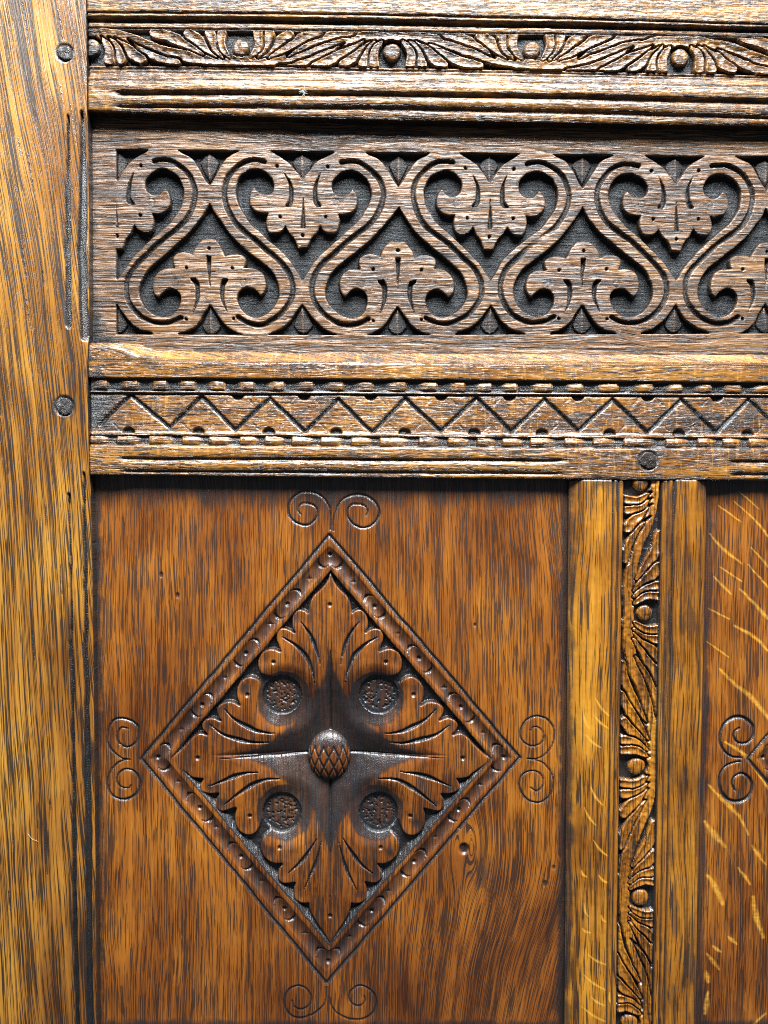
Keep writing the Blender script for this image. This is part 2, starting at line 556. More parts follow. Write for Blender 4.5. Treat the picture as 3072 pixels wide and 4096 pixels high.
def f_top(px, py):
    wy = wob(px, py * 2, 2.5, 0.006, 41)
    cy = canon(px, py + wy, RL, 345, 1524, 3072)
    h = prof(cy, TOP_PROF)
    flat = prof(cy, TOP_FLAT)
    st = 1 - ss(440, 500, px)           # the grooves stop short of the stile
    h = np.where(cy > 363, h * (1 - st) + flat * st, h)
    off = 15 + (px - 345) * 0.0135
    eyes = [(358, 182, -1, 1, 1, 36), (960, 182, 1, 1, 1, 33), (1569, 201, -1, 1, 1, 35), (2130, 191, 1, 1, 1, 33),
            (2727, 220, -1, 1, 1, 34), (3330, 205, 1, 1, 1, 38)]
    wx = px + wob(px, py, 5, 0.02, 44); wyy = py + wob(px, py, 4, 0.02, 45)
    v, lab, names = vine(wx, wyy, eyes, VSTEM, 21, 1, 0.90)
    m = (cy > 123) & (cy < 261)
    gz = -5.0 + wob(px, py, 0.5, 0.06, 47)
    h = np.where(m, np.maximum(h, gz + v * 4.3), h)
    lab = np.where(m, lab, 0)
    stain_shade = np.where(m, 1 - ss(0.22, 0.66, v), 0) * 0.97
    for a, b, s in ((76, 92, .9), (113, 126, .85), (272, 276, .5), (288, 292, .5), (365, 382, .8), (424, 436, .75), (54, 59, .6)):
        g = ss(a - 3, a + 2, cy) * (1 - ss(b - 2, b + 3, cy))
        if a > 360: g = g * (1 - st)
        stain_shade = np.maximum(stain_shade, g * s * (0.5 + 0.6 * vn(px * 0.02, py * 0.05, 49)))
    stain_shade = np.maximum(stain_shade, (1 - ss(345, 400, px + wob(px, py, 30, 0.02, 50))) * ss(60, 130, cy) * (1 - ss(240, 280, cy)) * 0.9)
    jt = 1 - ss(-2, 9, px - edge_x(py))
    h -= 1.7 * jt; stain_shade = np.maximum(stain_shade, 0.9 * jt)
    h += wob(px, py, 0.28, 0.03, 51) + wob(px, py * 3, 0.16, 0.05, 52)
    tone = 0.18 * (1 - ss(40, 60, cy)) + 0.14 * ss(320, 330, cy) * (1 - ss(360, 366, cy)) - 0.05
    return dict(h=h, stain_shade=stain_shade, lab=lab, names=names, tone=tone)


def g_wavy(amp, f, seed):
    def g(px, py, ac, al):
        return ac + (fbm(px * f, py * f * 3, seed) - 0.5) * amp, al
    return g


def rows(lists, xs, yl, ym, yr, n):
    pass


xs = axis(330, 3400, 330, 3085, 3.0)
t = np.linspace(0, 1, 176)
tf = np.concatenate([np.linspace(-0.85, 0, 8, endpoint=False), t])
lo = lambda x: np.interp(x, [330, 1524, 3072, 3400], [441, 472, 498, 503])
hi = lambda x: np.interp(x, [330, 3400], [-8, 8])
XS, TF = np.meshgrid(xs, tf)
PY = hi(XS) + (lo(XS) - hi(XS)) * TF
XS = XS + (edge_x(PY) - 4 - xs[0]) * (1 - ss(xs[0], 700, XS))
top_rail = adopt(relief('top_rail', XS, PY, 0.0, f_top, M_RAIL, root, grain='x', seed=7.7, grain_fn=g_wavy(4, 0.004, 55)))

# ------------------------------------------------------------------ frieze panel
CC = [94, 465, 837, 1211, 1592, 1960, 2332, 2704, 3066, 3438, 3810]   # palmette axes; odd index = palmette hanging from the top
NCELL = len(CC) - 1
UP_GROUND = [(0, 517, 1), (34, 466), (58, 432), (101, 389), (140, 355), (178, 321), (217, 288), (246, 249), (267, 211), (275, 167), (272, 138),
             (255, 104), (226, 83), (188, 73), (149, 85), (125, 109), (116, 133), (123, 162), (145, 178), (169, 177), (188, 162), (198, 148, 1),
             (212, 162), (221, 191), (217, 220), (198, 244), (169, 253), (145, 252, 1), (151, 273), (149, 302), (137, 326), (111, 329), (87, 319),
             (74, 300, 1), (58, 331), (38, 350), (26, 375), (20, 389, 1), (0, 389, 1), (-30, 389, 1), (-30, 517, 1)]
LO_GROUND = [(381, 215, 1), (361, 249), (332, 288), (299, 329), (265, 360), (226, 394), (178, 432), (135, 466), (108, 505), (94, 548), (97, 587),
             (118, 625), (149, 652), (188, 664), (226, 654), (255, 625), (266, 587), (255, 560), (231, 547), (207, 550), (186, 567), (173, 582, 1),
             (159, 572), (149, 543), (152, 510), (166, 485), (193, 471), (236, 469, 1), (229, 452), (229, 430), (241, 418), (265, 411), (294, 413),
             (313, 420, 1), (323, 394), (340, 370), (354, 356, 1), (381, 353, 1), (411, 353, 1), (411, 215, 1)]
CORN = [[(-30, -30, 1), (135, -30, 1), (125, 1), (82, 27), (48, 51), (19, 90), (0, 121, 1), (-30, 121, 1)],
        [(245, -30, 1), (411, -30, 1), (411, 138, 1), (381, 138, 1), (361, 109), (337, 66), (308, 27), (255, 1)],
        [(-30, 613, 1), (1, 613, 1), (19, 640), (48, 678), (91, 712), (140, 731), (150, 764, 1), (-30, 764, 1)],
        [(411, 614, 1), (380, 614, 1), (352, 654), (323, 693), (275, 722), (246, 732), (236, 764, 1), (411, 764, 1)]]
S_GROOVE = smooth_pts([(152, 44), (188, 38), (226, 42), (270, 66), (304, 104), (320, 148), (322, 182), (308, 235), (275, 288), (226, 329), (178, 365),
                       (130, 408), (82, 452), (50, 495), (37, 543), (43, 587), (67, 630), (106, 666), (159, 689), (202, 689), (236, 678), (263, 664)], 3)
PAL_POLY = [(-30, 112), (118, 112), (112, 165), (150, 186), (200, 140), (240, 175), (236, 230), (180, 266), (168, 310), (130, 345), (66, 345), (36, 405), (-30, 405)]
fy0 = lambda x: 596 + (x - 466) * 0.0115
fy1 = lambda x: np.interp(x, [466, 1500, 2700, 3100], [1337, 1340, 1335, 1333])


def f_frieze(px, py):
    wx = px + wob(px, py, 9.0, 0.006, 61) + wob(px, py, 1.6, 0.05, 62)
    wy = py + wob(px, py, 9.0, 0.006, 63) + wob(px, py, 1.6, 0.05, 64)
    Y = (wy - fy0(px)) / (fy1(px) - fy0(px)) * 734
    ci = np.clip(np.searchsorted(CC, wx) - 1, 0, NCELL - 1)
    a = np.array(CC)[ci]; b = np.array(CC)[ci + 1]
    f = (wx - a) / (b - a)
    odd = (ci % 2 == 1)              # left axis carries the hanging palmette
    X = np.where(odd, f, 1 - f) * 381
    ye = py + wob(px, py, 2.0, 0.02, 65)
    field = (px + wob(px, py, 3, 0.03, 66) > 464) & (ye > fy0(px) + 1) & (ye < fy1(px) - 1)
    sd = poly_sdf(X, Y, smooth_pts(UP_GROUND, 3, True))
    sd = np.minimum(sd, poly_sdf(X, Y, smooth_pts(LO_GROUND, 3, True)))
    corner = np.full(px.shape, 99.0)
    for c in CORN:
        corner = np.minimum(corner, poly_sdf(X, Y, smooth_pts(c, 3, True)))
    sd = np.minimum(sd, corner)
    fsd = np.minimum(np.minimum(px - 464, py - fy0(px)), fy1(px) - py)
    sd = np.maximum(sd, -fsd)
    depth = 4.2 + wob(px, py, 0.35, 0.03, 67) + wob(px, py, 0.25, 0.15, 68)
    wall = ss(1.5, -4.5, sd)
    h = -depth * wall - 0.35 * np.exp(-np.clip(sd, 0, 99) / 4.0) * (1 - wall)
    stain_shade = ss(2.0, -2.0, sd) * 0.98
    # gouged line along the scrolls
    gcut = 1 - np.exp(-((Y - 350) / 52.0) ** 2) * (ci == 5)
    s = stroke(X, Y, S_GROOVE, 10, 10, 11)
    g = np.clip(1 - s * s, 0, 1) * gcut * field
    h = h - 2.3 * np.sqrt(g) * (1 - wall)
    stain_shade = np.maximum(stain_shade, ss(0.1, 0.5, g) * 0.92)
    # chisel veins of the palmettes (both, by half-turn)
    for flip in (0, 1):
        XX = 381 - X if flip else X
        YY = 734 - Y if flip else Y
        for pts, w0, wm, w1 in (([(0, 186), (0, 250), (0, 309)], 0.8, 7, 13), ([(70, 90), (54, 130), (50, 165), (53, 200), (66, 219)], 0.8, 10, 13)):
            s = stroke(XX, YY, smooth_pts(pts, 3), w0, w1, wm)
            if pts[0][0] == 0:
                cut = YY < 310
            else:
                cut = YY < 222
            g = np.clip(1 - s, 0, 1) * cut * field
            h = h - 2.6 * ss(0, 0.7, g) * (1 - wall)
            stain_shade = np.maximum(stain_shade, ss(0.05, 0.35, g) * 0.93)
        for dx, dy in ((99, 63), (96, 264), (0, 341)):
            d = np.hypot(XX - dx, YY - dy)
            g = (1 - ss(4, 9, d)) * field
            h = h - 1.5 * g * (1 - wall); stain_shade = np.maximum(stain_shade, g * 0.95)
        d = np.abs(np.hypot(XX - 140, (YY - 206)) - 13)
        g = (1 - ss(1.5, 4.5, d)) * field
        h = h - 0.35 * g; stain_shade = np.maximum(stain_shade, 0.35 * g)
    # spade-shaped buds in the spandrels
    bud = np.zeros(px.shape, bool)
    for top in (True, False):
        for side in (0, 381):
            bx = np.abs(X - side)
            t_ = (Y - 8) / 112 if top else (727 - Y) / 112
            w = np.where(t_ < 0.3, 38 * np.sqrt(np.clip(t_ / 0.3, 0, 1)), 38 * np.clip(1 - (t_ - 0.3) / 0.7, 0, 1) ** 0.85)
            ins = (t_ > 0) & (t_ < 1) & (bx < w) & field & (px > 470)
            q = np.where(ins, bx / np.maximum(w, 1), 1)
            hh = -3.1 + 1.9 * (1 - q) ** 1.1 * (0.55 + 0.45 * np.sin(np.clip(t_, 0, 1) * 2.6)) - 0.4 * ss(0.75, 1.0, t_)
            ok = ins & (hh > h)
            h = np.where(ok, hh, h)
            bud |= ok
            stain_shade = np.where(ok, 0.86 - 0.55 * np.exp(-(bx / 2.5) ** 2), stain_shade)
    # old planed and worn surface: ridged grain
    rel = 1 - wall
    ridge = fbm(px * 0.006, (py + wob(px, py, 8, 0.004, 70)) * 0.10, 71, 3) - 0.5
    h = h + ridge * 0.75 * rel + wob(px, py, 0.15, 0.02, 72)
    # pieces
    pal = poly_sdf(X, Y, PAL_POLY) < 0
    pal2 = poly_sdf(381 - X, 734 - Y, PAL_POLY) < 0
    lab = np.zeros(px.shape, int); names = {}
    raised = (sd > -5.5) & field & (Y > 4) & (Y < 730)
    lab = np.where(raised, 1 + ci, 0)
    near = np.where(f < 0.5, ci, ci + 1)
    pid = 100 + near
    lab = np.where(raised & (pal | pal2), pid, lab)
    lab = np.where(bud, 200 + near * 2 + (Y > 367), lab)
    lab = np.where((px < 474) & (lab >= 0) & ~bud, 0, lab)
    for k in range(NCELL): names[1 + k] = 'scroll_strap'
    for k in range(NCELL + 1): names[100 + k] = 'palmette'
    for k in range(2 * NCELL + 4): names[200 + k] = 'bud'
    # old black grime in the corner by the stile and along the lower edge
    gx = px + wob(px, py, 28, 0.02, 74)
    grime = (1 - ss(395, 440, gx)) * ss(1180, 1300, py + wob(px, py, 60, 0.02, 75)) + (1 - ss(366, 384, gx)) * 0.7
    grime = np.maximum(grime, (1 - ss(420, 500, gx)) * ss(1325, 1350, py) * 0.9)
    stain_shade = np.maximum(stain_shade, np.clip(grime, 0, 0.95))
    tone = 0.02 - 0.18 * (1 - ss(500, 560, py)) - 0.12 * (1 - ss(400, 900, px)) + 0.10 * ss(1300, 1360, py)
    return dict(h=h, stain_shade=stain_shade, lab=lab, names=names, tone=tone)


PX, PY = grid(axis(335, 3420, 335, 3085, 2.7), axis(420, 1440, 420, 1440, 2.9))
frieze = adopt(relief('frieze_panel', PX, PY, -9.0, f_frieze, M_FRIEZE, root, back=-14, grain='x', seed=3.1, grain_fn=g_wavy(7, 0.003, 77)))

# ------------------------------------------------------------------ middle rail
RM = np.array([(1300, 1313, 1315), (1512, 1519, 1531), (1571, 1576, 1582), (1727, 1732, 1738), (1777, 1786, 1791), (1833, 1838, 1846),
               (1885, 1890, 1898), (1899, 1910, 1920), (1950, 1960, 1970)], float)
MID_PROF = [(1300, -12), (1398, -10.4), (1404, -9.0), (1420, -6.4), (1440, -2.6), (1451, -0.7), (1457, -0.1), (1470, 0), (1512, -0.3), (1517, -0.8),
            (1520, -3.4), (1524, -3.2), (1528, -1.9), (1543, -1.3), (1558, -1.8), (1562, -2.6), (1565, -3.6), (1568, -2.2), (1573, -2.2),
            (1576, -4.4), (1581, -3.6), (1586, -3.0), (1725, -2.6), (1731, -2.4), (1734, -1.8), (1744, -1.6), (1747, -2.9), (1750, -2.0), (1766, -0.9),
            (1781, -1.8), (1785, -2.8), (1789, -0.9), (1795, -0.1), (1815, 0.1), (1831, -0.2), (1836, -2.0), (1841, -2.1), (1846, -0.8), (1857, 0),
            (1872, -0.2), (1884, -1.1), (1888, -2.4), (1893, -2.5), (1896, -1.7), (1902, -1.4), (1907, -1.8), (1912, -2.6)]
MID_FLAT = [(1795, 0), (1815, 0.1), (1850, 0.2), (1885, 0.1), (1900, -0.1), (1907, -0.4), (1912, -1.0)]
UPC = [316, 426, 548, 664, 778, 895, 1015, 1136, 1253, 1373, 1490, 1625, 1749, 1862, 1970, 2071, 2212, 2334, 2476, 2618, 2735, 2851, 2972, 3090, 3210, 3330, 3450]
LOC = [240, 352, 462, 591, 725, 833, 957, 1057, 1164, 1281, 1404, 1518, 1676, 1793, 1910, 2011, 2122, 2261, 2375, 2498, 2668, 2795, 2896, 3000, 3120, 3240, 3360, 3480]
ZIG = [(395, 1696), (515, 1577), (673, 1708), (802, 1582), (938, 1718), (1076, 1589), (1218, 1726), (1351, 1595), (1490, 1729), (1622, 1592), (1764, 1723),
       (1910, 1589), (2049, 1726), (2185, 1595), (2318, 1723), (2457, 1595), (2596, 1729), (2735, 1595), (2874, 1729), (3006, 1595), (3140, 1727), (3275, 1598), (3410, 1730)]
MOON_T = [948, 1215, 1483, 1767, 2042, 2318, 2599, 2877, 3140]
MOON_B = [509, 790, 1073, 1344, 1619, 1900, 2172, 2444, 2722, 3000, 3275]


def f_mid(px, py):
    wy = wob(px, py * 2, 2.0, 0.006, 81)
    cy = canon(px, py + wy, RM, 400, 1524, 3000)
    # chamfer towards the frieze, stopped with a curved tongue beside the stile
    rise = 1 - ss(430, 640, px)
    sh = rise * 60
    cyt = np.where(cy < 1457, cy, cy)
    h = prof(cy, MID_PROF)
    tongue = np.interp(cy + sh, [1380, 1392, 1404, 1420, 1440, 1451, 1460], [-12, -10.4, -9.0, -6.4, -2.6, -0.7, 0])
    h = np.where(cy < 1500, np.where(rise > 0, np.minimum(np.where(cy + sh > 1460, 0, tongue), 0.0), h), h)
    # grooves of the lower edge run between their stops
    on = ss(455, 520, px) * (1 - ss(2215, 2290, px)) + ss(2890, 2960, px)
    flat = prof(cy, MID_FLAT)
    h = np.where(cy > 1800, h * on + flat * (1 - on), h)
    stain_shade = np.zeros(px.shape); lab = np.zeros(px.shape, int); names = {}
    # upper row: beads rising to the right; lower row: beads falling to the right
    U_ = np.array(UPC, float); iu = np.clip(np.searchsorted(U_, px) - 1, 0, len(U_) - 2)
    fu = (px - U_[iu]) / (U_[iu + 1] - U_[iu])
    m = (cy > 1523) & (cy < 1563)
    jit = hash2(iu, iu * 0, 5)
    cut = (1 - ss(0.28, 0.66 + 0.2 * jit, fu)) * ss(0.0, 0.05, fu)
    prof_u = 1 - 0.45 * np.abs((cy - 1543) / 20) ** 2
    h = np.where(m, h - 1.9 * cut * prof_u - 1.2 * (1 - ss(0, 0.03, np.minimum(fu, 1 - fu))), h)
    stain_shade = np.maximum(stain_shade, m * np.clip(cut * 1.1, 0, 0.95) * ss(0.2, 0.6, cut))
    lab = np.where((cy > 1521) & (cy < 1564), 1 + iu, lab)
    L_ = np.array(LOC, float); il = np.clip(np.searchsorted(L_, px) - 1, 0, len(L_) - 2)
    fl = (px - L_[il]) / (L_[il + 1] - L_[il])
    m2 = (cy > 1747) & (cy < 1784)
    cut2 = ss(0.35, 0.85, fl)
    h = np.where(m2, h - 1.8 * cut2 * (1 - 0.4 * np.abs((cy - 1766) / 18) ** 2) - 0.9 * (1 - ss(0, 0.035, fl)), h)
    stain_shade = np.maximum(stain_shade, m2 * ss(0.45, 0.95, cut2) * 0.85)
    lab = np.where((cy > 1746) & (cy < 1785), 60 + il, lab)
    for k in range(len(UPC)): names[1 + k] = 'bead'
    for k in range(len(LOC)): names[60 + k] = 'bead'
    # zigzag cut
    s = stroke(px + wob(px, py, 3, 0.03, 83), py + wob(px, py, 3, 0.03, 84), np.array(ZIG, float), 10.5)
    band = (cy > 1578) & (cy < 1732)
    g = np.clip(1 - s, 0, 1) * band
    h = h - 2.2 * g
    stain_shade = np.maximum(stain_shade, ss(0.08, 0.4, g) * 0.95)
    for xs_, yb, sg in ((MOON_T, 1579, 1), (MOON_B, 1732, -1)):
        for c in xs_:
            yc = yb + (c - 1524) * 0.004
            d = np.hypot((px - c) / 27.0, (py - yc) / 24.0)
            g = (1 - ss(0.72, 1.0, d)) * ((py - yc) * sg > -4)
            h = h - 2.2 * g * (1 - 0.0)
            stain_shade = np.maximum(stain_shade, g * 0.96)
            for e in (-1, 1):
                s = stroke(px, py, np.array([(c + e * 34, yc + sg * 8), (c + e * 62, yc + sg * 36)], float), 1.0, 5.5, 4)
                g = np.clip(1 - s, 0, 1) * 0.75
                h = h - 0.8 * g; stain_shade = np.maximum(stain_shade, ss(0.1, 0.6, g) * 0.6)
    for a, b, v in ((1517, 1524, .9), (1561, 1567, .8), (1573, 1581, .9), (1783, 1788, .6), (1744, 1748, .6)):
        g = ss(a - 3, a + 1, cy) * (1 - ss(b - 1, b + 3, cy))
        stain_shade = np.maximum(stain_shade, g * v)
    for a, b, v in ((1832, 1843, .75), (1885, 1895, .8)):
        g = ss(a - 3, a + 1, cy) * (1 - ss(b - 1, b + 3, cy)) * on
        stain_shade = np.maximum(stain_shade, g * v * (0.5 + 0.6 * vn(px * 0.02, py * 0.05, 85)))
    blot = ss(0.50, 0.66, fbm(px * 0.013, py * 0.022, 86)) * band * 0.35
    blot = np.maximum(blot, (1 - ss(380, 520, px + wob(px, py, 60, 0.02, 87))) * ss(1560, 1600, cy) * (1 - ss(1700, 1745, cy)) * 0.95)
    blot = np.maximum(blot, (1 - ss(365, 470, px + wob(px, py, 60, 0.03, 88))) * ss(0.45, 0.62, fbm(px * 0.03, py * 0.05, 89)) * 0.85)
    stain_shade = np.maximum(stain_shade, blot)
    d = np.hypot(px - 2593, py - 1842)
    h -= 1.2 * (1 - ss(34, 46, d)); stain_shade = np.maximum(stain_shade, 0.8 * (1 - ss(36, 56, d)))
    jt = 1 - ss(-2, 9, px - edge_x(py))
    h -= 1.7 * jt; stain_shade = np.maximum(stain_shade, 0.9 * jt)
    h += wob(px, py, 0.25, 0.03, 90) + wob(px, py * 3, 0.18, 0.05, 91)
    tone = np.where(band, -0.10, 0.06) + 0.10 * ss(1786, 1800, cy) + 0.08 * (cy + sh < 1452)
    return dict(h=h, stain_shade=stain_shade, lab=lab, names=names, tone=tone)


def g_mid(px, py, ac, al):
    a = ac + (fbm(px * 0.004, py * 0.012, 93) - 0.5) * 5
    ch = (1 - ss(1435, 1458, py - (px - 1524) * 0.007))
    # on the chamfer the growth rings are met at a slant
    return a + ch * (al * 0.22), al


xs = axis(335, 3400, 335, 3085, 3.0)
lo = lambda x: np.interp(x, [335, 1524, 3000, 3400], [1899, 1911, 1921, 1924])
hi = lambda x: np.interp(x, [335, 3400], [1368, 1376])
XS, TF = np.meshgrid(xs, np.linspace(0, 1, 178))
PY = hi(XS) + (lo(XS) - hi(XS)) * TF
XS = XS + (edge_x(PY) - 4 - xs[0]) * (1 - ss(xs[0], 700, XS))
mid_rail = adopt(relief('middle_rail', XS, PY, 0.0, f_mid, M_RAIL_AMBER, root, grain='x', seed=12.4, grain_fn=g_mid))

# ------------------------------------------------------------------ panel with the carved diamond
LEAF_R = [(1321, 2284, 1), (1336, 2323), (1361, 2356), (1388, 2383), (1403, 2413), (1409, 2450, 1), (1421, 2441), (1445, 2438), (1466, 2456), (1475, 2480),
          (1474, 2510), (1463, 2531, 1), (1481, 2519), (1511, 2513), (1532, 2528), (1538, 2555), (1529, 2582), (1520, 2603, 1), (1547, 2594), (1578, 2597),
          (1602, 2618), (1611, 2649), (1608, 2679), (1590, 2703), (1556, 2714, 1),
          'E1',
          (1593, 2768, 1), (1596, 2738), (1613, 2716), (1644, 2706), (1674, 2721), (1695, 2751), (1698, 2787), (1683, 2821, 1), (1712, 2806), (1745, 2809),
          (1772, 2825), (1779, 2847), (1772, 2868), (1760, 2882, 1), (1788, 2871), (1815, 2876), (1834, 2895), (1834, 2917), (1815, 2939, 1), (1843, 2931),
          (1875, 2952), (1902, 2982), (1935, 3012), (1967, 3034, 1), (1935, 3064), (1897, 3093), (1870, 3115), (1832, 3120, 1), (1843, 3145), (1834, 3169),
          (1805, 3180), (1769, 3180, 1), (1780, 3205), (1777, 3234), (1750, 3251), (1699, 3237, 1), (1704, 3275), (1696, 3313), (1674, 3338), (1642, 3346),
          (1612, 3332), (1594, 3290, 1),
          'E2',
          (1562, 3328, 1), (1590, 3352), (1601, 3389), (1593, 3422), (1571, 3446), (1539, 3460), (1513, 3460, 1), (1529, 3489), (1529, 3519), (1505, 3538),
          (1463, 3534, 1), (1469, 3562), (1466, 3598), (1445, 3616), (1421, 3619), (1409, 3616, 1), (1403, 3646), (1385, 3682), (1355, 3724), (1330, 3761),
          (1319, 3783, 1)]


def leaf_poly():
    out = []; run = []
    eye = {'E1': (1514, 2786, 77, math.atan2(2714 - 2786, 1553 - 1514), math.atan2(2768 - 2786, 1590 - 1514)),
           'E2': (1514, 3259, 77, math.atan2(3288 - 3259, 1588 - 1514), math.atan2(3328 - 3259, 1558 - 1514))}
    for p in LEAF_R:
        if isinstance(p, str):
            out += list(map(tuple, smooth_pts(run, 3))); run = []
            cx, cy, r, a0, a1 = eye[p]
            # round the eye the long way
            if p == 'E1': span = -(2 * math.pi - (a1 - a0))
            else: span = -(2 * math.pi - (a1 - a0))
            for k in range(33):
                a = a0 + span * k / 32
                out.append((cx + r * math.cos(a), cy + r * math.sin(a)))
        else:
            run.append(p)
    out += list(map(tuple, smooth_pts(run, 3)))
    return [(1290, 2284)] * 0 + out + [(1200, 3783), (1200, 2284)]


LEAF = leaf_poly()
VEINS = [([(1439, 2486), (1403, 2534), (1379, 2588), (1364, 2642), (1362, 2660)], 12), ([(1514, 2549), (1463, 2576), (1421, 2618), (1394, 2673), (1382, 2733)], 13),
         ([(1745, 2838), (1702, 2879), (1636, 2914), (1577, 2933), (1531, 2937)], 13), ([(1802, 2901), (1745, 2939), (1669, 2963), (1604, 2974), (1555, 2971)], 13),
         ([(1601, 3088), (1669, 3096), (1734, 3118), (1805, 3148)], 12), ([(1509, 3120), (1582, 3120), (1647, 3150), (1702, 3188), (1745, 3226)], 13),
         ([(1370, 3351), (1403, 3405), (1445, 3459), (1490, 3498)], 11), ([(1355, 3369), (1373, 3441), (1397, 3501), (1427, 3565)], 10)]
DOTS = [(1320, 2419), (1546, 2650), (1653, 2781), (1850, 3033), (1642, 3267), (1523, 3394), (1320, 3664)]
SPIRALS = [
    [(1322, 2120), (1321, 2062), (1316, 2027), (1297, 1996), (1270, 1975), (1239, 1966), (1204, 1969), (1174, 1989), (1156, 2016), (1154, 2050), (1166, 2077),
     (1193, 2095), (1224, 2101), (1251, 2089), (1268, 2066), (1270, 2043), (1258, 2023), (1235, 2014), (1208, 2014), (1195, 2027), (1193, 2043), (1203, 2058)],
    [(1334, 2124), (1335, 2074), (1347, 2035), (1370, 2000), (1401, 1983), (1436, 1977), (1475, 1989), (1505, 2016), (1517, 2047), (1509, 2077), (1482, 2104),
     (1448, 2112), (1413, 2097), (1392, 2070), (1390, 2043), (1405, 2020), (1432, 2016), (1459, 2023), (1471, 2043), (1465, 2062)],
    [(2108, 3034), (2150, 3034), (2190, 3009), (2213, 2965), (2215, 2915), (2190, 2879), (2146, 2865), (2103, 2884), (2081, 2928), (2092, 2966), (2130, 2985),
     (2165, 2971), (2176, 2939), (2157, 2912), (2133, 2909), (2122, 2925)],
    [(2115, 3036), (2160, 3045), (2195, 3075), (2214, 3120), (2205, 3170), (2180, 3200), (2146, 3212), (2103, 3194), (2078, 3145), (2085, 3105), (2115, 3087),
     (2150, 3087), (2173, 3115), (2170, 3145), (2145, 3165), (2122, 3150)],
    [(520, 3038), (490, 3035), (468, 3021), (444, 2997), (431, 2972), (429, 2940), (435, 2910), (455, 2883), (482, 2875), (512, 2879), (539, 2894), (553, 2913),
     (553, 2940), (547, 2964), (528, 2983), (504, 2989), (479, 2975), (467, 2953), (471, 2929), (487, 2910), (512, 2915)],
    [(506, 3039), (477, 3048), (450, 3073), (433, 3103), (429, 3132), (436, 3162), (455, 3187), (485, 3198), (515, 3195), (542, 3179), (558, 3151), (559, 3122),
     (547, 3097), (525, 3081), (501, 3077), (477, 3092), (466, 3116), (474, 3138), (490, 3151), (512, 3153), (523, 3143)],
    [(1306, 3947), (1305, 3984), (1294, 4020), (1258, 4053), (1210, 4071), (1168, 4065), (1141, 4032), (1138, 3996), (1156, 3959), (1192, 3944), (1228, 3959),
     (1245, 3990), (1237, 4020), (1210, 4037), (1180, 4029), (1168, 4002)],
    [(1320, 3990), (1324, 4020), (1349, 4053), (1391, 4074), (1439, 4079), (1481, 4062), (1504, 4026), (1499, 3984), (1469, 3953), (1433, 3944), (1403, 3966),
     (1397, 3996), (1415, 4020), (1442, 4023), (1460, 4002), (1457, 3984)]]
SPIRALS_B = [
    [(2966, 3032), (2926, 3026), (2898, 3005), (2881, 2967), (2884, 2925), (2907, 2887), (2950, 2868), (2988, 2880), (3014, 2911), (3011, 2948), (2988, 2972),
     (2954, 2972), (2936, 2948), (2940, 2925), (2957, 2913)],
    [(2962, 3047), (2917, 3057), (2888, 3085), (2877, 3123), (2886, 3166), (2912, 3199), (2954, 3208), (2992, 3189), (3009, 3151), (2999, 3114), (2969, 3095),
     (2940, 3107), (2928, 3133), (2940, 3163)]]
SHIFT_B = 2428
OUT4 = [(1318, 2139), (2078, 3032), (1306, 3935), (564, 3035)]
IN4 = [(1321, 2280), (1969, 3033), (1318, 3785), (680, 3030)]
CRES = [(0.05, 1), (0.217, -1), (0.297, 1), (0.466, -1), (0.566, 1), (0.70, -1), (0.81, 1), (0.952, -1)]
DOTF = [0.0, 0.257, 0.512, 0.753]
STARF = [0.136, 0.391, 0.656, 0.88]


